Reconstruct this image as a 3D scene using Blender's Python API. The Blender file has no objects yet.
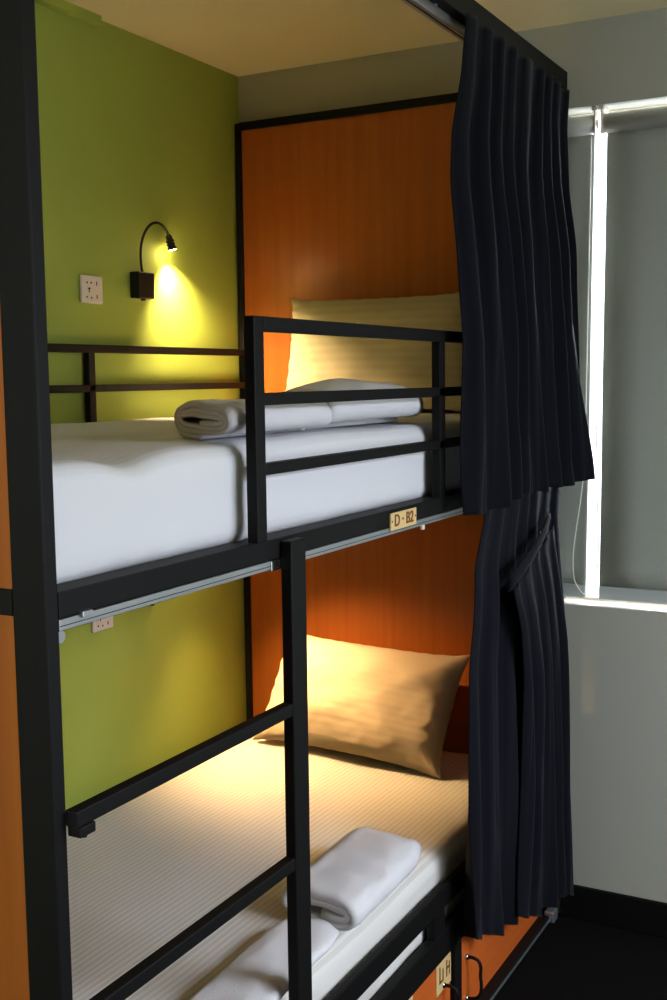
import bpy, bmesh, math, random
from mathutils import Vector, Matrix, noise
R = math.radians
random.seed(4)
scn = bpy.context.scene
C = scn.collection

# ------------------------------------------------------------------ camera
F, YAW, PIT, ROL = 1142.27, R(28.3393), R(6.0799), R(-0.6988)
cam = bpy.data.cameras.new('camera'); camo = bpy.data.objects.new('camera', cam); C.objects.link(camo)
fw = Vector((-math.sin(YAW)*math.cos(PIT), math.cos(YAW)*math.cos(PIT), -math.sin(PIT)))
r0 = Vector((math.cos(YAW), math.sin(YAW), 0)); u0 = r0.cross(fw)
rr = r0*math.cos(ROL)+u0*math.sin(ROL); uu = -r0*math.sin(ROL)+u0*math.cos(ROL)
M = Matrix((rr, uu, -fw)).transposed().to_4x4(); M.translation = Vector((1.9984, -3.1108, 1.5600))
camo.matrix_world = M
cam.sensor_fit = 'VERTICAL'; cam.sensor_height = 36; cam.lens = F/1000*36; cam.clip_start = .05
scn.camera = camo

# ------------------------------------------------------------------ light and exposure
scn.view_settings.view_transform = 'Standard'; scn.view_settings.look = 'None'
scn.view_settings.exposure = 0.3; scn.view_settings.gamma = 1; scn.view_settings.use_curve_mapping = False
SKY = 2.6
w = bpy.data.worlds.new('world'); scn.world = w; w.use_nodes = True
w.node_tree.nodes['Background'].inputs[0].default_value = (.86, .93, 1, 1)
w.node_tree.nodes['Background'].inputs[1].default_value = SKY

def area(name, loc, target, sx, sy, power, col):
    l = bpy.data.lights.new(name, 'AREA'); l.shape = 'RECTANGLE'; l.size = sx; l.size_y = sy
    l.energy = power; l.color = col
    o = bpy.data.objects.new(name, l); C.objects.link(o); o.location = loc
    o.rotation_euler = (Vector(target)-Vector(loc)).to_track_quat('-Z', 'Y').to_euler()
    return o
area('added_side_daylight', (4.0, -1.35, 2.45), (1.0, -1.5, 1.1), 1.5, .9, 88, (.80, .87, 1))  # added daylight outside the unseen side opening, brightens the mattress front
area('added_rear_fill', (.3, -5.3, 1.7), (.6, -2.0, 1.3), 1.2, 1.4, 30, (.90, .93, 1))  # added soft fill from behind the camera, brightens the foot board
area('daylight_back_window', (1.9, 1.3, 1.9), (1.7, 0, 1.6), 2.0, 1.8, 260, (.88, .94, 1))
LAMP_SPOT, LAMP_GLOW = 56.0, .28

# ------------------------------------------------------------------ helpers
def lin(r, g, b):
    f = lambda c: c/12.92 if c <= .04045 else ((c+.055)/1.055)**2.4
    return (f(r/255), f(g/255), f(b/255), 1)

def mat(name, col, rough=.6, metal=0, spec=.5, noise_amt=0, noise_scale=8, bump=0, bump_scale=60, **kw):
    m = bpy.data.materials.new(name); m.use_nodes = True; nt = m.node_tree; b = nt.nodes['Principled BSDF']
    b.inputs['Base Color'].default_value = col; b.inputs['Roughness'].default_value = rough
    b.inputs['Metallic'].default_value = metal; b.inputs['Specular IOR Level'].default_value = spec
    for k, v in kw.items(): b.inputs[k].default_value = v
    tc = nt.nodes.new('ShaderNodeTexCoord')
    if noise_amt:
        n = nt.nodes.new('ShaderNodeTexNoise'); n.inputs['Scale'].default_value = noise_scale; n.inputs['Detail'].default_value = 4
        nt.links.new(tc.outputs['Object'], n.inputs['Vector'])
        mx = nt.nodes.new('ShaderNodeMix'); mx.data_type = 'RGBA'
        mx.inputs[6].default_value = tuple(c*(1-noise_amt) for c in col[:3])+(1,)
        mx.inputs[7].default_value = tuple(min(1, c*(1+noise_amt)) for c in col[:3])+(1,)
        nt.links.new(n.outputs['Fac'], mx.inputs[0]); nt.links.new(mx.outputs[2], b.inputs['Base Color'])
    if bump:
        n2 = nt.nodes.new('ShaderNodeTexNoise'); n2.inputs['Scale'].default_value = bump_scale; n2.inputs['Detail'].default_value = 3
        nt.links.new(tc.outputs['Object'], n2.inputs['Vector'])
        bp = nt.nodes.new('ShaderNodeBump'); bp.inputs['Strength'].default_value = bump; bp.inputs['Distance'].default_value = .002
        nt.links.new(n2.outputs['Fac'], bp.inputs['Height']); nt.links.new(bp.outputs['Normal'], b.inputs['Normal'])
    return m

def wood(name, c1, c2, axis_scale, rough=.3):
    m = bpy.data.materials.new(name); m.use_nodes = True; nt = m.node_tree; b = nt.nodes['Principled BSDF']
    tc = nt.nodes.new('ShaderNodeTexCoord'); mp = nt.nodes.new('ShaderNodeMapping'); mp.inputs['Scale'].default_value = axis_scale
    nt.links.new(tc.outputs['Object'], mp.inputs['Vector'])
    n = nt.nodes.new('ShaderNodeTexNoise'); n.inputs['Scale'].default_value = 1.0; n.inputs['Detail'].default_value = 6; n.inputs['Roughness'].default_value = .6
    nt.links.new(mp.outputs['Vector'], n.inputs['Vector'])
    cr = nt.nodes.new('ShaderNodeValToRGB'); cr.color_ramp.elements[0].position = .35; cr.color_ramp.elements[1].position = .7
    cr.color_ramp.elements[0].color = c1; cr.color_ramp.elements[1].color = c2
    nt.links.new(n.outputs['Fac'], cr.inputs['Fac']); nt.links.new(cr.outputs['Color'], b.inputs['Base Color'])
    b.inputs['Roughness'].default_value = rough; b.inputs['Specular IOR Level'].default_value = .45
    return m

def striped(name, col, dark, axis, period, rough=.75):
    """sateen cotton with woven stripes, in the object's own coordinates"""
    m = bpy.data.materials.new(name); m.use_nodes = True; nt = m.node_tree; b = nt.nodes['Principled BSDF']
    tc = nt.nodes.new('ShaderNodeTexCoord'); sp = nt.nodes.new('ShaderNodeSeparateXYZ'); nt.links.new(tc.outputs['Object'], sp.inputs[0])
    mu = nt.nodes.new('ShaderNodeMath'); mu.operation = 'MULTIPLY'; mu.inputs[1].default_value = 2*math.pi/period
    nt.links.new(sp.outputs['XYZ'.index(axis)], mu.inputs[0])
    sn = nt.nodes.new('ShaderNodeMath'); sn.operation = 'SINE'; nt.links.new(mu.outputs[0], sn.inputs[0])
    mr = nt.nodes.new('ShaderNodeMapRange'); mr.inputs[1].default_value = -.35; mr.inputs[2].default_value = .35
    nt.links.new(sn.outputs[0], mr.inputs[0])
    mx = nt.nodes.new('ShaderNodeMix'); mx.data_type = 'RGBA'; mx.inputs[6].default_value = dark; mx.inputs[7].default_value = col
    nt.links.new(mr.outputs[0], mx.inputs[0]); nt.links.new(mx.outputs[2], b.inputs['Base Color'])
    b.inputs['Roughness'].default_value = rough; b.inputs['Specular IOR Level'].default_value = .25
    bp = nt.nodes.new('ShaderNodeBump'); bp.inputs['Strength'].default_value = .2; bp.inputs['Distance'].default_value = .001
    nt.links.new(mr.outputs[0], bp.inputs['Height']); nt.links.new(bp.outputs['Normal'], b.inputs['Normal'])
    return m

BLACK = mat('black_painted_metal', lin(13, 12, 12), .6, spec=.2, noise_amt=.12, noise_scale=30, bump=.15, bump_scale=200)
GREEN = mat('green_wall_paint', lin(156, 173, 70), .75, noise_amt=.04, noise_scale=3, bump=.2, bump_scale=180)
WHITEW = mat('white_wall_paint', lin(176, 176, 164), .85, noise_amt=.03, noise_scale=2, bump=.2, bump_scale=120)
CEIL = mat('ceiling_paint', lin(245, 230, 182), .85, noise_amt=.03, noise_scale=2)
FLOOR = mat('dark_carpet', lin(11, 10, 10), .95, spec=.1, noise_amt=.4, noise_scale=60, bump=.8, bump_scale=300)
SKIRT = mat('black_skirting', lin(9, 9, 9), .7, spec=.15)
WOOD = wood('orange_laminate', lin(160, 84, 30), lin(176, 97, 36), (38, 38, 1.2), .33)
WOODH = wood('orange_laminate_locker', lin(196, 92, 34), lin(212, 106, 42), (1.2, 2, 40), .4)
ALU = mat('aluminium', lin(190, 196, 200), .35, metal=.85)
WHITEP = mat('white_plastic', lin(225, 215, 200), .4)
DARKP = mat('dark_plastic', lin(16, 15, 15), .45)
SHEET = striped('striped_white_sheet', lin(226, 223, 218), lin(212, 207, 200), 'X', .0145)
SHEETU = striped('white_sheet', lin(222, 222, 226), lin(217, 217, 221), 'X', .0165)
PCASE = striped('striped_pillowcase', lin(206, 194, 160), lin(201, 188, 154), 'Y', .024)
PCASE2 = striped('cream_pillowcase', lin(222, 200, 170), lin(221, 199, 169), 'Y', .02)
TOWEL = mat('white_terry_towel', lin(226, 224, 228), .95, spec=.1, bump=.7, bump_scale=500)
TOWELF = mat('towel_folded_end', lin(206, 192, 176), .95, spec=.1, bump=.7, bump_scale=400)
NAVY = mat('navy_curtain_fabric', lin(12, 14, 23), .9, spec=.15, noise_amt=.12, noise_scale=40, bump=.5, bump_scale=600)
NAVY.node_tree.nodes['Principled BSDF'].inputs['Sheen Weight'].default_value = .06
CHROME = mat('chrome', lin(200, 200, 200), .2, metal=1)
PLATE = mat('pale_wood_plate', lin(222, 190, 130), .5, noise_amt=.08, noise_scale=60)
ENGR = mat('brown_engraving', lin(120, 70, 30), .7)
CORD = mat('white_cord', lin(235, 235, 225), .5)

def glassmat():
    m = bpy.data.materials.new('window_glass'); m.use_nodes = True; nt = m.node_tree; nt.nodes.clear()
    o = nt.nodes.new('ShaderNodeOutputMaterial'); t = nt.nodes.new('ShaderNodeBsdfTransparent'); g = nt.nodes.new('ShaderNodeBsdfGlossy')
    g.inputs['Roughness'].default_value = .02; f = nt.nodes.new('ShaderNodeFresnel'); mx = nt.nodes.new('ShaderNodeMixShader')
    nt.links.new(f.outputs[0], mx.inputs[0]); nt.links.new(t.outputs[0], mx.inputs[1]); nt.links.new(g.outputs[0], mx.inputs[2]); nt.links.new(mx.outputs[0], o.inputs[0])
    return m
GLASS = glassmat()
def blindmat():
    m = mat('grey_blind_fabric', lin(165, 169, 160), .9, spec=.1, noise_amt=.05, noise_scale=120, bump=.3, bump_scale=500)
    nt = m.node_tree; b = nt.nodes['Principled BSDF']; o = nt.nodes['Material Output']
    t = nt.nodes.new('ShaderNodeBsdfTranslucent'); t.inputs[0].default_value = (.5, .52, .48, 1)
    mx = nt.nodes.new('ShaderNodeMixShader'); mx.inputs[0].default_value = .06
    nt.links.new(b.outputs[0], mx.inputs[1]); nt.links.new(t.outputs[0], mx.inputs[2]); nt.links.new(mx.outputs[0], o.inputs[0])
    return m
BLIND = blindmat()
def emis(name, col, s):
    m = bpy.data.materials.new(name); m.use_nodes = True; b = m.node_tree.nodes['Principled BSDF']
    b.inputs['Emission Color'].default_value = col; b.inputs['Emission Strength'].default_value = s; return m
LED = emis('lamp_led', (1, .78, .35, 1), 25)

def ob(name, bm, m, parent=None, smooth=False, autos=None):
    me = bpy.data.meshes.new(name); bm.normal_update(); bm.to_mesh(me); bm.free()
    me.materials.append(m)
    if smooth:
        for p in me.polygons: p.use_smooth = True
    o = bpy.data.objects.new(name, me); C.objects.link(o)
    if parent: o.parent = parent
    return o
def thing(name, label, cat, loc=(0, 0, 0), group=None):
    o = bpy.data.objects.new(name, None); C.objects.link(o); o.location = loc; o.empty_display_size = .05
    return tag(o, label, cat, group)
def tag(o, label, cat, group=None):
    o['label'] = label; o['category'] = cat
    if group: o['group'] = group
    return o
def struct(o): o['kind'] = 'structure'; return o

def addbox(bm, x0, x1, y0, y1, z0, z1, bev=0):
    t = bmesh.new(); bmesh.ops.create_cube(t, size=1)
    for v in t.verts: v.co = Vector((x0+(v.co.x+.5)*(x1-x0), y0+(v.co.y+.5)*(y1-y0), z0+(v.co.z+.5)*(z1-z0)))
    if bev: bmesh.ops.bevel(t, geom=t.edges[:], offset=bev, segments=2, affect='EDGES', profile=.5)
    me = bpy.data.meshes.new('tmp'); t.to_mesh(me); t.free(); bm.from_mesh(me); bpy.data.meshes.remove(me)
def box(name, x0, x1, y0, y1, z0, z1, m, parent=None, bev=0, origin=None):
    bm = bmesh.new(); o = (0, 0, 0)
    addbox(bm, x0, x1, y0, y1, z0, z1, bev)
    return ob(name, bm, m, parent)
def addtube(bm, pts, r, seg=12, cap=True):
    pts = [Vector(p) for p in pts]; rings = []
    up = Vector((.13, .21, .97)).normalized(); t0 = (pts[1]-pts[0]).normalized(); n = t0.cross(up).normalized()
    for i, p in enumerate(pts):
        t = (pts[min(i+1, len(pts)-1)]-pts[max(i-1, 0)]).normalized()
        n = (n-t*n.dot(t)).normalized(); b = t.cross(n)
        rad = r[i] if isinstance(r, (list, tuple)) else r
        rings.append([bm.verts.new(p+(n*math.cos(a)+b*math.sin(a))*rad) for a in [2*math.pi*k/seg for k in range(seg)]])
    for a, b in zip(rings, rings[1:]):
        for k in range(seg): bm.faces.new((a[k], a[(k+1) % seg], b[(k+1) % seg], b[k]))
    if cap: bm.faces.new(rings[0][::-1]); bm.faces.new(rings[-1])
def bez(p0, p1, p2, p3, n=20):
    p0, p1, p2, p3 = map(Vector, (p0, p1, p2, p3))
    return [p0*(1-t)**3+p1*3*t*(1-t)**2+p2*3*t*t*(1-t)+p3*t**3 for t in [i/n for i in range(n+1)]]
def interp(tab, v):
    for (a, fa), (b, fb) in zip(tab, tab[1:]):
        if v <= b: 
            t = max(0, (v-a)/(b-a)); return fa+(fb-fa)*(t*t*(3-2*t)*.4+t*.6)
    return tab[-1][1]
def nz(x, y, z, s=0): return noise.noise(Vector((x, y, z+s*7.3)))

# ------------------------------------------------------------------ the room
XR, YB, H = 3.0, -4.4, 2.5
struct(box('floor', -.1, XR+.1, YB-.1, .15, -.1, 0, FLOOR))
struct(box('ceiling', -.1, XR+.1, YB-.1, .15, H, H+.1, CEIL))
struct(box('wall_left', -.1, 0, YB, 0, 0, H, GREEN))
struct(box('trim_1', 0, .025, YB, -.684, 2.478, H, GREEN))
WX0, WX1, WZ0, WZ1 = 1.0, 2.45, .914, 2.278
bm = bmesh.new()
addbox(bm, -.1, WX0, 0, .15, 0, H); addbox(bm, WX1, XR+.1, 0, .15, 0, H)
addbox(bm, WX0, WX1, 0, .15, 0, WZ0); addbox(bm, WX0, WX1, 0, .15, WZ1, H)
struct(ob('wall_back', bm, WHITEW))
bm = bmesh.new()
addbox(bm, XR, XR+.1, YB, -2.5, 0, H); addbox(bm, XR, XR+.1, -.6, 0, 0, H)
addbox(bm, XR, XR+.1, -2.5, -.6, 0, .7); addbox(bm, XR, XR+.1, -2.5, -.6, 2.1, H)
struct(ob('wall_right', bm, WHITEW))
bm = bmesh.new()
addbox(bm, -.1, .1, YB-.1, YB, 0, H); addbox(bm, 1.2, XR+.1, YB-.1, YB, 0, H)
addbox(bm, .1, 1.2, YB-.1, YB, 0, .8); addbox(bm, .1, 1.2, YB-.1, YB, 2.2, H)
struct(ob('wall_front', bm, WHITEW))
added_win_rear = struct(bpy.data.objects.new('added_rear_window', None)); C.objects.link(added_win_rear); added_win_rear.location = (.65, YB, .8)  # unseen rear window, made up so the rear fill can enter
bm = bmesh.new()
addbox(bm, .1, 1.2, YB-.07, YB-.02, .8, .85, .003); addbox(bm, .1, 1.2, YB-.07, YB-.02, 2.15, 2.2, .003)
addbox(bm, .1, .15, YB-.07, YB-.02, .8, 2.2, .003); addbox(bm, 1.15, 1.2, YB-.07, YB-.02, .8, 2.2, .003)
fr = ob('window_frame', bm, WHITEP, added_win_rear); fr.matrix_parent_inverse = Matrix.Translation(-Vector(added_win_rear.location))
struct(box('baseboard_back', 1.06, XR, -.015, 0, 0, .098, SKIRT, bev=.003))
# back window
win = struct(bpy.data.objects.new('window_1', None)); C.objects.link(win); win.location = (1.7, .1, WZ0)
def cbox(name, x0, x1, y0, y1, z0, z1, m, par, bev=0):
    o = box(name, x0, x1, y0, y1, z0, z1, m, par, bev); o.matrix_parent_inverse = Matrix.Translation(-Vector(par.location)); return o
bm = bmesh.new(); y0, y1 = .085, .13
addbox(bm, WX0, WX1, y0, y1, WZ0, WZ0+.012, .002); addbox(bm, WX0, WX1, y0, y1, WZ1-.012, WZ1, .002)
addbox(bm, WX0, WX0+.04, y0, y1, WZ0, WZ1, .003); addbox(bm, WX1-.04, WX1, y0, y1, WZ0, WZ1, .003)
addbox(bm, 1.72, 1.77, y0, y1, WZ0, WZ1, .003)
fr = ob('window_frame', bm, WHITEP, win); fr.matrix_parent_inverse = Matrix.Translation(-Vector(win.location))
cbox('window_pane', WX0+.02, WX1-.02, .105, .109, WZ0+.01, WZ1-.01, GLASS, win)
cbox('window_sill', WX0+.001, WX1-.001, .001, .085, .9145, .918, WHITEP, win, .001)
# unseen side window, added to let daylight onto the bed front
added_win_side = struct(bpy.data.objects.new('added_side_window', None)); C.objects.link(added_win_side); added_win_side.location = (XR, -1.55, .7)
bm = bmesh.new()
addbox(bm, XR+.02, XR+.07, -2.5, -.6, .7, .75, .003); addbox(bm, XR+.02, XR+.07, -2.5, -.6, 2.05, 2.1, .003)
addbox(bm, XR+.02, XR+.07, -2.5, -2.45, .7, 2.1, .003); addbox(bm, XR+.02, XR+.07, -.65, -.6, .7, 2.1, .003)
fr = ob('window_frame', bm, WHITEP, added_win_side); fr.matrix_parent_inverse = Matrix.Translation(-Vector(added_win_side.location))

# ------------------------------------------------------------------ bunk bed
W = 1.03; YF = -2.063; YH = -.035
bed = thing('bunk_bed', 'black steel bunk bed with orange end boards, ladder and storage lockers against the green wall', 'bunk bed', (.52, -1.05, 0))
INV = Matrix.Translation(-Vector(bed.location))
def part(name, m, *boxes, parent=None, bev=.002, label=None):
    bm = bmesh.new()
    for b in boxes: addbox(bm, *b, bev)
    return partbm(name, bm, m, parent, label)
def partbm(name, bm, m, parent=None, label=None, smooth=False):
    o = ob(name, bm, m, parent or bed, smooth)
    if parent is None: o.matrix_parent_inverse = INV
    else: o.matrix_parent_inverse = parent.matrix_parent_inverse.inverted() @ INV if False else Matrix.Identity(4)
    if label: o['label'] = label
    return o
# posts
TOPZ = 2.374
part('post', BLACK, (.974, W, YF, YF+.023, 0, TOPZ), bev=.003)
part('post', BLACK, (.004, .045, YF, YF+.021, 0, TOPZ), bev=.003)
part('post', BLACK, (.985, W, YH, YH+.03, 0, TOPZ), bev=.003)
part('post', BLACK, (.004, .026, YH, YH+.03, 0, 2.35), bev=.003)
# head end: orange board in black frame
hb = part('head_board', WOOD, (.02, 1.0, -.026, -.012, .05, 2.33), bev=0, label='glossy orange wood laminate board at the pillow end')
part('head_frame', BLACK, (.02, 1.0, YH, -.008, 2.328, 2.352))
# foot end
part('foot_board', WOOD, (.04, .98, YF+.004, YF+.018, .3, 1.268), (.04, .98, YF+.004, YF+.018, 1.3, 2.36), bev=0, label='orange wood laminate board at the foot end')
part('foot_crossbar', BLACK, (.045, .974, YF, YF+.021, 1.268, 1.302))
part('foot_crossbar', BLACK, (.045, .974, YF, YF+.021, 2.36, TOPZ))
part('foot_crossbar', BLACK, (.045, .974, YF, YF+.021, .26, .30))
# upper bunk rails
part('side_rail', BLACK, (.985, W, YF+.023, YH, 1.264, 1.299), bev=.003)
part('side_rail', BLACK, (.01, .05, YF+.021, YH, 1.257, 1.292), bev=.003)
part('bunk_base', WOOD, (.05, .985, YF+.021, YH, 1.258, 1.276), bev=0, label='plywood base under the upper mattress')
# curtain tracks
for nm, bxs, in (('curtain_track', [(1.010, W, YF+.023, -1.533, 1.2495, 1.2638)]), ('curtain_track', [(1.010, W, -1.50, -.05, 1.2495, 1.2638)])):
    t = part(nm, ALU, *bxs, bev=.001, label='silver aluminium track')
    y0, y1 = bxs[0][2], bxs[0][3]
    part('track_groove', BLACK, (1.0302, 1.0306, y0, y1, 1.255, 1.256), parent=t, bev=0)
part('track_joint', CHROME, (1.012, 1.032, -1.535, -1.502, 1.247, 1.2635), bev=.001, label='shiny joint piece')
part('track_clip', ALU, (1.028, 1.036, -2.002, -1.982, 1.260, 1.268), bev=.001)
part('track_clip', WHITEP, (1.03, 1.036, -.935, -.922, 1.242, 1.252), bev=.001)
bm = bmesh.new(); addtube(bm, [(1.018, -2.031, 1.240), (1.024, -2.031, 1.240)], .008, 14)
partbm('eyelet', bm, ALU)
# top rail
part('top_rail', BLACK, (1.0, 1.055, YF, -.001, 2.325, 2.374), bev=.003)
tt = part('curtain_track', ALU, (1.006, 1.03, YF+.02, -.02, 2.304, 2.3245), bev=.002, label='silver aluminium track')
part('track_groove', BLACK, (1.016, 1.020, YF+.02, -.02, 2.3035, 2.3045), parent=tt, bev=0)
bm = bmesh.new(); addtube(bm, [(1.03, -.85, 2.324), (1.03, -.85, 2.318)], .006, 8); partbm('bolt', bm, ALU)
# guard rail at the front of the upper bunk
part('guard_post', BLACK, (1.010, W, -1.572, -1.542, 1.297, 1.660), bev=.002)
part('guard_post', BLACK, (1.010, W, -.826, -.796, 1.297, 1.640), bev=.002)
part('guard_bar', BLACK, (1.010, W, -1.542, -.05, 1.636, 1.660), bev=.002)
part('guard_bar', BLACK, (1.010, W, -1.542, -.05, 1.518, 1.538), bev=.002)
part('guard_bar', BLACK, (1.010, W, -1.542, -.05, 1.405, 1.424), bev=.002)
# guard rail along the green wall
part('wall_guard_bar', BLACK, (.008, .026, -1.98, YH, 1.634, 1.655), bev=.002)
part('wall_guard_bar', BLACK, (.008, .026, -1.98, YH, 1.532, 1.551), bev=.002)
part('wall_guard_post', BLACK, (.008, .026, -.782, -.756, 1.28, 1.634), bev=.002)
part('wall_guard_post', BLACK, (.008, .026, -1.98, -1.954, 1.28, 1.634), bev=.002)
# ladder
lad = [(1.031, 1.052, -1.505, -1.455, 0, 1.294)]
part('ladder_post', BLACK, *lad, bev=.003)
for z in (.998, .729):
    part('ladder_rung', BLACK, (1.03, 1.050, -2.043, -1.50, z, z+.022), bev=.002)
part('ladder_rung', BLACK, (1.03, 1.050, -2.043, -1.50, .446, .468), bev=.002)
bm = bmesh.new(); addbox(bm, 1.03, 1.052, -2.04, -2.01, .984, .998, .002); addtube(bm, [(1.04, -2.02, .986), (1.04, -2.02, .978)], .004, 8)
partbm('rung_bracket', bm, BLACK)
bm = bmesh.new(); addbox(bm, 1.03, 1.052, -2.04, -2.01, .715, .729, .002); partbm('rung_bracket', bm, BLACK)
# lower bunk frame
part('side_rail', BLACK, (1.008, W, YF+.02, YH, .236, .302), bev=.003)
part('side_rail', BLACK, (.01, .05, YF+.02, YH, .236, .306), bev=.003)
part('guard_bar', BLACK, (1.013, W, YF+.02, YH, .357, .407), bev=.003)
part('guard_post', BLACK, (1.010, W, -.862, -.803, .30, .36), bev=.002)
part('guard_post', BLACK, (1.010, W, -1.53, -1.49, .30, .36), bev=.002)
part('bunk_base', WOOD, (.05, 1.008, YF+.02, YH, .24, .256), bev=0, label='plywood base under the lower mattress')
# locker fronts
part('locker_post', BLACK, (.99, W, -.745, -.70, 0, .236), bev=.002)
part('locker_post', BLACK, (.99, W, -1.42, -1.38, 0, .236), bev=.002)
part('locker_sill', BLACK, (.99, 1.045, YF+.02, YH, 0, .022), bev=.002)
part('locker_trim', ALU, (1.045, 1.049, -1.9, -.06, .008, .013), bev=.0005, label='thin silver edging')
bm = bmesh.new(); addbox(bm, 1.03, 1.06, -.075, -.035, .0, .035, .006); partbm('corner_cap', bm, ALU, label='grey corner cap')
def bail(y, parent):
    bm = bmesh.new()
    addtube(bm, bez((1.022, y, .165), (1.055, y, .172), (1.06, y+.002, .155), (1.056, y+.004, .13), 8)+bez((1.056, y+.004, .12), (1.062, y+.004, .08), (1.06, y, .062), (1.022, y, .06), 8), .0042, 8)
    o = ob('handle', bm, BLACK, parent, True)
    for z in (.165, .06):
        bm = bmesh.new(); addtube(bm, [(1.0195, y, z), (1.026, y, z)], [.008, .006], 14)
        ob('handle_rose', bm, CHROME, parent, True)
for (a, b) in ((-.70, -.06), (-1.38, -.745), (-2.03, -1.42)):
    dr = part('locker_door', WOODH, (1.004, 1.020, a+.003, b-.003, .022, .234), bev=.002, label='orange wood laminate door')
    bail(b-.59 if b == -.06 else b-.05, dr)
    if a != -.70:
        for dy in (.006, .22):
            yb = b-dy; pl = bmesh.new(); addbox(pl, 1.020, 1.023, yb-.085, yb, .155, .226, .001); p = ob('number_plate', pl, PLATE, dr)
            mk = bmesh.new()
            for (q, h) in ((-.070, .04), (-.052, .03), (-.03, .04), (-.014, .032)): addbox(mk, 1.023, 1.0236, yb+q, yb+q+.006, .178, .178+h)
            for (q, zz) in ((-.070, .178), (-.03, .195)): addbox(mk, 1.023, 1.0236, yb+q, yb+q+.018, zz, zz+.006)
            mko = ob('plate_marks', mk, ENGR, dr)
# bunk number plate D . B2
def text_mesh(s, size, ext):
    cu = bpy.data.curves.new('txt', 'FONT'); cu.body = s; cu.size = size; cu.extrude = ext; cu.align_x = 'CENTER'; cu.align_y = 'CENTER'; cu.offset = .0006
    o = bpy.data.objects.new('txt', cu); C.objects.link(o)
    bpy.context.view_layer.update()
    me = bpy.data.meshes.new_from_object(o.evaluated_get(bpy.context.evaluated_depsgraph_get()))
    bpy.data.objects.remove(o); return me
pl = part('number_plate', PLATE, (1.0305, 1.0345, -1.085, -.962, 1.2575, 1.2925), bev=.001, label='small pale wood plate reading D . B2')
me = text_mesh('D · B2', .036, .0006); me.materials.append(ENGR)
lt = bpy.data.objects.new('lettering', me); C.objects.link(lt); lt.parent = pl
lt.matrix_local = Matrix(((0, 0, 1, 1.0350), (1, 0, 0, -1.024), (0, 1, 0, 1.2755), (0, 0, 0, 1))) @ Matrix.Diagonal((.98, .92, 1, 1))
bm = bmesh.new()
for y in (-1.079, -.968):
    bm = bmesh.new(); addtube(bm, [(1.0345, y, 1.276), (1.0352, y, 1.276)], .0022, 8); ob('plate_pin', bm, ENGR, pl)

# ------------------------------------------------------------------ mattresses with fitted sheets
def mattress(name, x0, x1, y0, y1, z0, z1, r, m, label, seed, wav):
    N = (40, 84, 12); loc = Vector(((x0+x1)/2, (y0+y1)/2, z0))
    bm = bmesh.new(); h = Vector(((x1-x0)/2, (y1-y0)/2, (z1-z0)/2))
    vs = {}
    def vert(i, j, k):
        if (i, j, k) in vs: return vs[(i, j, k)]
        def g(a, n, hh):
            t = a/n*2-1; return hh*math.copysign(1-(1-abs(t))**1.35, t)
        p = Vector((g(i, N[0], h.x), g(j, N[1], h.y), g(k, N[2], h.z)))
        q = Vector([max(-hh+r, min(hh-r, c)) for c, hh in zip(p, h)])
        d = p-q; dl = d.length
        if dl > 1e-6:
            mxc = max(abs(c) for c in d); d = d/dl*mxc; p = q+d
        n = (p-q).normalized() if dl > 1e-6 else Vector((0, 0, 1))
        up = max(0, p.z/h.z)
        W_ = p+loc+Vector((0, 0, h.z))
        a = .004*nz(W_.x*5, W_.y*3, W_.z*5, seed)+.002*nz(W_.x*14, W_.y*9, W_.z*14, seed+1)
        p = p+n*a
        p.z += up*wav(W_.x, W_.y)
        # gathers along the tucked lower edge
        if p.z < -h.z*.55:
            gth = .0035*math.sin(W_.y*230+3*nz(W_.y*9, 0, 0, seed))*max(0, nz(W_.y*2.2, 1, 0, seed)+.25); p.x += gth*math.copysign(1, p.x); 
        vs[(i, j, k)] = bm.verts.new(p+Vector((0, 0, h.z))); return vs[(i, j, k)]
    a, b, c = N
    for i in range(a):
        for j in range(b):
            for k in (0, c):
                f = [vert(i, j, k), vert(i+1, j, k), vert(i+1, j+1, k), vert(i, j+1, k)]; bm.faces.new(f if k else f[::-1])
    for i in range(a):
        for k in range(c):
            for j in (0, b):
                f = [vert(i, j, k), vert(i+1, j, k), vert(i+1, j, k+1), vert(i, j, k+1)]; bm.faces.new(f[::-1] if j else f)
    for j in range(b):
        for k in range(c):
            for i in (0, a):
                f = [vert(i, j, k), vert(i, j+1, k), vert(i, j+1, k+1), vert(i, j, k+1)]; bm.faces.new(f if i else f[::-1])
    o = ob(name, bm, m, None, True); o.location = loc
    return tag(o, label, 'mattress')
def wavU(x, y):
    e = max(0, (x-.72)/.28)
    return -.016*math.exp(-((y+1.83)/.055)**2)*e + .005*math.exp(-((y+1.68)/.06)**2)*e + .003*nz(x*3, y*3, 0, 5)
mt1 = mattress('mattress', .058, .990, -2.030, -.05, 1.288, 1.458, .035, SHEETU, 'white-sheeted mattress on the upper bunk', 3, wavU)
mt2 = mattress('mattress', .058, .998, -2.030, -.05, .263, .465, .035, SHEET, 'white striped-sheet mattress on the lower bunk', 9, lambda x, y: .003*nz(x*4, y*4, 0, 2))

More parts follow.
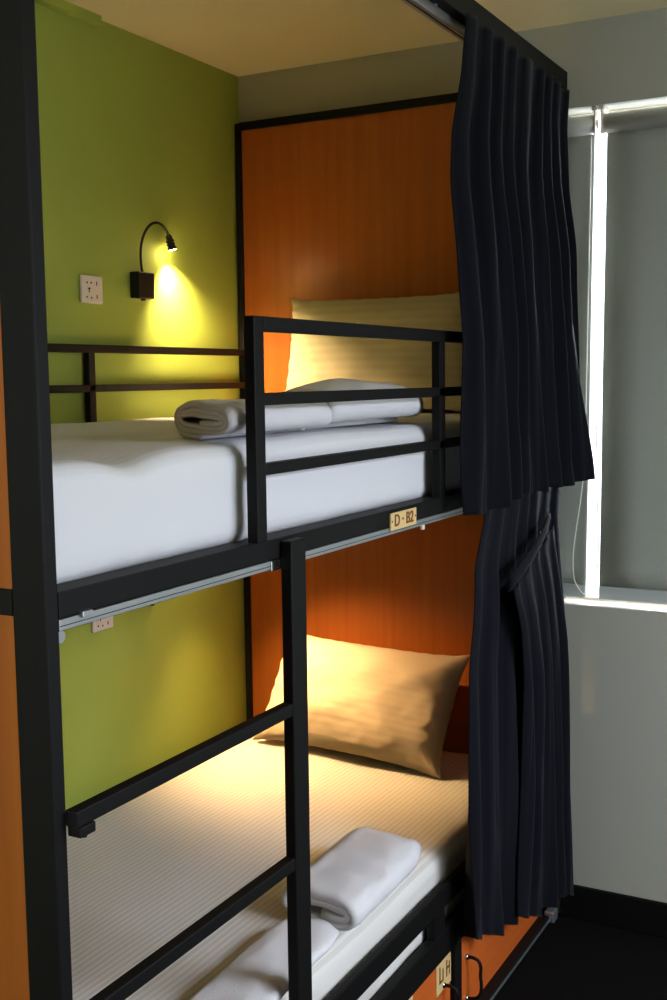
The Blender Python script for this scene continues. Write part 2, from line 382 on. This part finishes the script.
# ------------------------------------------------------------------ pillows
def pillow(name, wdt, hgt, thk, m, label, seed, ear=.02, wr=.006, nx=64, ny=44, group=None):
    bm = bmesh.new(); gr = {}
    for s in (1, -1):
        for i in range(nx+1):
            for j in range(ny+1):
                u, v = i/nx*2-1, j/ny*2-1
                if s == -1 and (i in (0, nx) or j in (0, ny)): gr[(s, i, j)] = gr[(1, i, j)]; continue
                U, V = math.sin(u*math.pi/2)*.35+u*.65, math.sin(v*math.pi/2)*.35+v*.65
                pin_x = 1-.045*(1-abs(U)**2.2)*abs(V)**3*0 
                x = U*wdt/2*(1-.03*(1-V*V)*abs(U)); y = V*hgt/2*(1-.04*(1-U*U)*abs(V))
                x += math.copysign(ear, U)*abs(U*V)**6*.8; y += math.copysign(ear, V)*abs(U*V)**6*.6
                t = (max(0, 1-abs(U)**2.6)*max(0, 1-abs(V)**2.6))**.5
                edge = min(1, (1-max(abs(U), abs(V)))*7)
                w_ = wr*(nz(U*3.2, V*2.6, s, seed)*1.3+.5*nz(U*8, V*6, s, seed+2))
                # gathers radiating from edges
                g = (1-edge)**1*wr*.55*(math.sin(U*34+4*nz(U*3, 0, 0, seed))*(abs(V) > abs(U))+math.sin(V*26+4*nz(V*3, 1, 0, seed))*(abs(U) >= abs(V)))
                z = s*thk/2*t*(1+.06*nz(U*1.5, V*1.5, 2, seed)) + (w_*min(1, edge*1.2)+g)*(1 if s > 0 else .6)
                if i in (0, nx) or j in (0, ny): z = g
                gr[(s, i, j)] = bm.verts.new((x, y, z))
    for s in (1, -1):
        for i in range(nx):
            for j in range(ny):
                f = [gr[(s, i, j)], gr[(s, i+1, j)], gr[(s, i+1, j+1)], gr[(s, i, j+1)]]
                bm.faces.new(f if s > 0 else f[::-1])
    o = ob(name, bm, m, None, True); return tag(o, label, 'pillow', group)
def place(o, bl, br, lean):   # bottom-left, bottom-right in world, lean vector (up along the pillow)
    bl, br, lean = Vector(bl), Vector(br), Vector(lean)
    X = (br-bl).normalized(); Y = (lean-X*lean.dot(X)).normalized(); Z = X.cross(Y)
    m = Matrix((X, Y, Z)).transposed().to_4x4(); m.translation = (bl+br)/2+lean*.5; o.matrix_world = m
p = pillow('pillow', .60, .335, .13, PCASE, 'cream striped pillow standing against the orange board on the upper bunk', 1, ear=.012, wr=.005)
pw1 = p; place(p, (.25, -.155, 1.452), (.83, -.155, 1.452), (.0, .060, .290))
p = pillow('pillow', .615, .335, .165, PCASE2, 'cream creased pillow leaning on the orange board of the lower bunk', 5, ear=.022, wr=.006)
pw2 = p; place(p, (.155, -.245, .468), (.845, -.31, .462), (.015, .145, .25))

# ------------------------------------------------------------------ folded towels
def folded(name, wdt, length, layers, thick, label, seed, taper=0.0, skew=0.0, puff=.004, hump=0, group=None, wr=.0025):
    """one cloth wound flat around itself: spiral profile (x across, z up) extruded along y"""
    pts = []; turns = layers/2; n = int(turns*40); L = thick
    for i in range(n+1):
        a = i/n*turns*2*math.pi; k = a/(2*math.pi)       # k = turn number from centre
        rz = L*(.5+k); rx = wdt/2-L*(turns-k)*1.0
        ph0 = -math.pi*.5 if layers % 2 == 0 else math.pi*.5; ca, sa = math.cos(a+ph0), math.sin(a+ph0)
        ex = .55
        pts.append(Vector((math.copysign(abs(ca)**ex, ca)*rx, 0, math.copysign(abs(sa)**.8, sa)*rz)))
    out, inn = [], []
    for i, p in enumerate(pts):
        t = (pts[min(i+1, n)]-pts[max(i-1, 0)]).normalized(); nn = Vector((t.z, 0, -t.x))
        out.append(p+nn*L*.46); inn.append(p-nn*L*.46)
    prof = out+inn[::-1]; zmin = min(p.z for p in prof)
    bm = bmesh.new(); rings = []; m = 26; np_ = len(prof)
    for j in range(m+1):
        s = j/m; sc = 1-taper*s; ring = []
        end = min(s, 1-s)*m
        rsc = 1-(.10 if end < 1 else .03 if end < 2 else 0)
        for q in prof:
            y = (s-.5)*length
            z = (q.z-zmin); x = q.x*sc*rsc
            dn = wr*(nz(q.x*22, y*16, q.z*22, seed)+.6*nz(q.x*50, y*28, q.z*50, seed+1))
            f = z/max(.001, -2*zmin)
            z = z*(1-(.06 if end < 1 else 0)) + dn*f*1.5 + hump*f*math.sin(math.pi*min(1, max(0, s)))*(.6-.4*q.x/(wdt/2))
            y -= skew*x
            ring.append(bm.verts.new((x+dn, y+dn+.006*nz(q.x*9, q.z*9, s, seed+4)*(end < 2), max(0, z))))
        rings.append(ring)
    for a, b in zip(rings, rings[1:]):
        for k in range(np_): bm.faces.new((a[k], a[(k+1) % np_], b[(k+1) % np_], b[k]))
    k = len(out)
    for ring, fl in ((rings[0], 1), (rings[-1], 0)):     # end strips between outer and inner surface
        for i in range(k-1):
            f = [ring[i], ring[i+1], ring[np_-2-i], ring[np_-1-i]]; bm.faces.new(f if fl else f[::-1])
    bmesh.ops.recalc_face_normals(bm, faces=bm.faces)
    o = ob(name, bm, TOWEL, None, True); return tag(o, label, 'towel', group)
t = folded('folded_towel', .19, .35, 6, .0085, 'folded white towel with layered open end, nearest the ladder on the upper bunk', 2, wr=.003, skew=.55)
t1 = t; t.location = (.902, -1.365, 1.462)
t = folded('folded_towel', .20, .43, 5, .012, 'thick folded white towel nearest the pillow on the upper bunk', 6, hump=.030, skew=.6)
t2 = t; t.location = (.888, -.952, 1.462)
t = folded('folded_towel', .19, .34, 4, .016, 'thick folded white towel lying in front of the cream pillow on the lower bunk', 11, wr=.004, skew=.1)
t3 = t; t.location = (.932, -1.052, .470); t.rotation_euler = (0, 0, R(2))
t = folded('folded_towel', .135, .42, 3, .009, 'thin folded white towel on the lower bunk behind the ladder post', 15, wr=.004)
t4 = t; t.location = (.945, -1.462, .470); t.rotation_euler = (0, 0, R(2))
from mathutils.bvhtree import BVHTree
def tree(o):
    bm = bmesh.new(); bm.from_mesh(o.data); bm.transform(o.matrix_world); t = BVHTree.FromBMesh(bm); bm.free(); return t
def settle(o, others):
    """rest a thing on what carries it: lift or lower it until it just touches"""
    bpy.context.view_layer.update(); trees = [tree(x) for x in others]
    for sgn, step in ((-1, .004), (1, .001)):
        for _ in range(60):
            bpy.context.view_layer.update(); hit = any(tree(o).overlap(t) for t in trees)
            if (sgn < 0 and hit) or (sgn > 0 and not hit): break
            o.location.z += sgn*step
for o_, oth in ((pw1, [mt1, hb]), (pw2, [mt2, hb]), (t1, [mt1]), (t2, [mt1]), (t3, [mt2]), (t4, [mt2])): settle(o_, oth)

# ------------------------------------------------------------------ curtains
def curtain(name, z0t, z1t, yl, yr, xl, xr, amp, nf, seed, par=None, nv=90, nu=360, diag=None, phase=None, z1f=None):
    """z0t top, z1t bottom (function of u); tables of (v, value); v=0 top .. 1 bottom"""
    bm = bmesh.new(); rows = []
    for j in range(nv+1):
        v = j/nv; row = []
        YL, YR, XL, XR_, A = interp(yl, v), interp(yr, v), interp(xl, v), interp(xr, v), interp(amp, v)
        for i in range(nu+1):
            u = i/nu
            uu_ = u+.05*nz(u*4, v*.9, 0, seed)+.035*nz(u*2.1, v*.5, 4, seed)+.006*nz(u*12, v*3, 1, seed)
            ph = uu_*nf*2*math.pi
            s1 = math.sin(ph); s = math.copysign(abs(s1)**.75, s1)
            am = A*(.45+1.1*abs(nz(uu_*7, v*1.4, 2, seed))+.3) ; s = s*.85+.22*math.sin(ph*2.3+5*v+seed)*v
            zt = z0t(u) if callable(z0t) else z0t; zb = z1t(u)
            y = YL+(YR-YL)*u + .25*A*math.cos(ph*1.0)*(1-abs(2*u-1)**4)
            x = XL+(XR_-XL)*u**1.6 + am*s
            row.append(bm.verts.new((x, y, zt+(zb-zt)*v+.002*s*v)))
        rows.append(row)
    for a, b in zip(rows, rows[1:]):
        for i in range(nu): bm.faces.new((a[i], b[i], b[i+1], a[i+1]))
    o = ob(name, bm, NAVY, par, True)
    md = o.modifiers.new('solidify', 'SOLIDIFY'); md.thickness = .003; md.offset = 0
    return o
# upper curtain: z 2.35 -> 1.25
cu = curtain('curtain', 2.321, lambda u: 1.272-.02*math.sin(u*9+1)*.5+(.012 if u > .55 else 0),
    [(0, -.775), (.1, -.80), (.25, -.855), (.33, -.86), (.5, -.825), (.65, -.80), (1, -.825)],
    [(0, -.02), (1, -.045)],
    [(0, 1.072), (.2, 1.076), (1, 1.100)], [(0, 1.060), (.1, 1.052), (.25, 1.055), (.45, 1.080), (.7, 1.104), (1, 1.140)],
    [(0, .010), (.08, .012), (.4, .022), (1, .028)], 8.0, 3)
tag(cu, 'navy blue pleated curtain hanging beside the upper bunk from the top rail', 'curtain')
# lower curtain: z 1.243 -> ~.1
lc = thing('curtain', 'navy blue curtain gathered and tucked to the side beside the lower bunk', 'curtain', (1.06, -.3, 1.24))
a = curtain('curtain_panel', 1.298, lambda u: .29-.20*u-.02*math.sin(u*7),
    [(0, -.62), (.06, -.64), (.18, -.715), (.4, -.77), (.7, -.785), (1, -.79)],
    [(0, -.03), (.1, -.05), (.2, -.04), (1, -.03)],
    [(0, 1.060), (.1, 1.060), (.3, 1.07), (1, 1.075)], [(0, 1.054), (.08, 1.052), (.2, 1.052), (.5, 1.075), (1, 1.092)],
    [(0, .005), (.08, .007), (.3, .018), (1, .028)], 6.5, 21, lc)
a.matrix_parent_inverse = Matrix.Translation(-Vector(lc.location))
b = curtain('drape_fold', lambda u: 1.060+(1.16-1.060)*u, lambda u: .235-.13*u-.015*math.sin(u*6),
    [(0, -.56), (.12, -.53), (.3, -.50), (.6, -.50), (1, -.53)],
    [(0, -.16), (.3, -.13), (1, -.10)],
    [(0, 1.105), (.15, 1.115), (1, 1.112)], [(0, 1.075), (.3, 1.095), (1, 1.112)],
    [(0, .004), (.12, .010), (.4, .018), (1, .022)], 4.5, 33, lc, nu=200)
b.matrix_parent_inverse = Matrix.Translation(-Vector(lc.location))
bm = bmesh.new()
pth = bez((1.105, -.59, 1.075), (1.125, -.52, 1.115), (1.12, -.38, 1.15), (1.08, -.22, 1.19), 16)
for s in range(2): pass
rings = []
for i, q in enumerate(pth):
    wv = .020*(1-.35*i/16)
    rings.append([bm.verts.new(q+Vector((.007*math.cos(a_), .25*wv*math.sin(a_), wv*math.sin(a_)))) for a_ in [2*math.pi*k/12 for k in range(12)]])
for p_, q_ in zip(rings, rings[1:]):
    for k in range(12): bm.faces.new((p_[k], p_[(k+1) % 12], q_[(k+1) % 12], q_[k]))
bm.faces.new(rings[0][::-1]); bm.faces.new(rings[-1])
t = ob('tie_band', bm, NAVY, lc, True); t.matrix_parent_inverse = Matrix.Translation(-Vector(lc.location))
bm = bmesh.new(); addtube(bm, [(1.112, -.40, 1.175), (1.118, -.40, 1.175)], .004, 10)
t = ob('snap_button', bm, CHROME, lc); t.matrix_parent_inverse = Matrix.Translation(-Vector(lc.location))

# ------------------------------------------------------------------ roller blinds
def blind(x0, x1a, x1b, side, label):
    o = thing('roller_blind', label, 'blind', ((x0+x1a)/2, .035, 2.2), 'roller blinds in the back window')
    inv = Matrix.Translation(-Vector(o.location))
    bm = bmesh.new(); zt, zb = 2.225, .966
    # fabric sheet
    xs = (x0, x1a, x0 if side else x0, x1b)
    def fx(t, v): 
        l = x0+( (x1b if side == 'R' else x0)-x0)*v if side == 'R' else x0
        rgt = x1a+(x1b-x1a)*v if side == 'L' else x1a
        return l+(rgt-l)*t
    rows = []
    for j in range(25):
        v = j/24; rows.append([bm.verts.new((fx(i/12, v), .045+.002*math.sin(i*.7+j*.4), zt+(zb-zt)*v)) for i in range(13)])
    for a, b in zip(rows, rows[1:]):
        for i in range(12): bm.faces.new((a[i], b[i], b[i+1], a[i+1]))
    f = ob('blind_fabric', bm, BLIND, o, True); f.matrix_parent_inverse = inv
    md = f.modifiers.new('s', 'SOLIDIFY'); md.thickness = .0012
    xa, xb = fx(0, 1), fx(1, 1)
    bm = bmesh.new(); addbox(bm, xa, xb, 0.038, .052, .930, .968, .004); h = ob('hem_bar', bm, HEM, o); h.matrix_parent_inverse = inv
    bm = bmesh.new(); addtube(bm, [(x0-.004, .04, 2.236), (x1a+.004, .04, 2.236)], .026, 28); t = ob('roller_tube', bm, TUBE, o, True); t.matrix_parent_inverse = inv
    return o, inv
HEM = mat('blind_hem', lin(165, 172, 172), .5)
TUBE = mat('roller_fabric_tube', lin(215, 215, 208), .5, noise_amt=.03)
bl, binv = blind(1.012, 1.118, 1.108, 'L', 'narrow grey roller blind left of the bright gap, beside the curtain')
br, rinv = blind(1.152, 2.42, 1.146, 'R', 'wide grey roller blind right of the bright gap in the window')
for o_, inv_, x in ((bl, binv, 1.124), (br, rinv, 1.143)):
    bm = bmesh.new(); addbox(bm, x, x+.004, .012, .066, 2.205, 2.276, .001)
    addbox(bm, x-.006, x+.008, .010, .066, 2.268, 2.277, .001)
    addtube(bm, [(x-.003, .04, 2.236), (x+.007, .04, 2.236)], .012, 14)
    t = ob('bracket', bm, WHITEP, o_); t.matrix_parent_inverse = inv_
bm = bmesh.new()
addtube(bm, [(1.113, .03, 2.21)]+[(1.113-.001*i, .03, 2.2-.1*i) for i in range(1, 9)]+bez((1.104, .03, 1.32), (1.098, .028, 1.18), (1.062, .024, 1.06), (1.081, .02, .985), 14)+bez((1.083, .02, .98), (1.10, .02, .945), (1.115, .02, .935), (1.125, .022, .955), 8)+bez((1.13, .022, .96), (1.155, .024, 1.02), (1.147, .028, 1.08), (1.142, .03, 1.2), 10)+[(1.134, .03, 1.5), (1.126, .03, 2.21)], .0016, 6)
t = ob('cord_loop', bm, CORD, bl, True); t.matrix_parent_inverse = binv

# ------------------------------------------------------------------ wall sockets
def socket(z, label):
    o = thing('wall_socket', label, 'socket', (0, -.738, z))
    bm = bmesh.new(); addbox(bm, .0005, .009, -.043, .043, -.036, .036, .004); ob('cover_plate', bm, WHITEP, o)
    bm = bmesh.new()
    for (y, z_, a) in ((-.020, .017, 0), (-.004, .017, 0), (.018, .016, 60), (-.022, -.020, 0), (-.004, -.022, 0), (.018, -.018, 90)):
        if a: addbox(bm, .0085, .0095, y-.0016, y+.0016, z_-.005, z_+.005)
        else: addtube(bm, [(.0085, y, z_), (.0095, y, z_)], .0028, 8)
    addbox(bm, .0085, .0095, -.014, -.011, -.008, .004); addbox(bm, .0085, .0095, -.018, -.007, .001, .004)
    ob('socket_holes', bm, DARKP, o)
    return o
socket(1.799, 'cream square wall socket above the upper bunk')
socket(.926, 'cream square wall socket above the lower bunk')

# ------------------------------------------------------------------ reading lamps
def lamp(z, label, head, aim, spot, glow, tint):
    o = thing('reading_lamp', label, 'lamp', (0, -.535, z))
    bm = bmesh.new(); addbox(bm, .0005, .032, -.036, .036, -.036, .036, .003); ob('lamp_base', bm, DARKP, o)
    bm = bmesh.new(); addtube(bm, [(.018, 0, -.035), (.018, 0, -.042)], .007, 12); ob('switch_button', bm, DARKP, o, True)
    hd = Vector(head); am = Vector(aim).normalized()
    top = hd-am*.022
    bm = bmesh.new(); addtube(bm, bez((.018, 0, .034), (.02, -.035, .15), (.045, .04, .215), top, 28), .0038, 10); ob('gooseneck', bm, DARKP, o, True)
    bm = bmesh.new()
    prof = [(-.024, .005), (-.018, .0095), (-.010, .0095), (-.008, .0125), (-.003, .0125), (-.002, .0105), (.001, .0105), (.002, .0125), (.006, .0125), (.007, .0105), (.010, .0105), (.011, .0125), (.018, .0135)]
    addtube(bm, [hd+am*a for a, r in prof], [r for a, r in prof], 20, cap=True); h = ob('lamp_head', bm, DARKP, o, False)
    bm = bmesh.new(); addtube(bm, [hd+am*.0185, hd+am*.0205], .0105, 18); ob('led_lens', bm, LED, h)
    for nm, ty, e, off in (('lamp_beam', 'SPOT', spot, .023), ('lamp_glow', 'POINT', glow, .03)):
        l = bpy.data.lights.new(nm, ty); l.energy = e; l.color = tint; l.shadow_soft_size = .008
        if ty == 'SPOT': l.spot_size = R(106); l.spot_blend = .9
        lo = bpy.data.objects.new(nm, l); C.objects.link(lo); lo.parent = o; lo.location = hd+am*off
        lo.rotation_euler = am.to_track_quat('-Z', 'Y').to_euler()
    return o
lamp(1.822, 'black gooseneck reading lamp lit above the upper bunk', (.034, .112, .125), (.10, .27, -.9), LAMP_SPOT, LAMP_GLOW, (1, .71, .36))
lamp(.965, 'black gooseneck reading lamp mostly hidden under the upper bunk', (.105, .12, .13), (.46, .14, -.9), LAMP_SPOT*.75, LAMP_GLOW*1.5, (1, .63, .28))
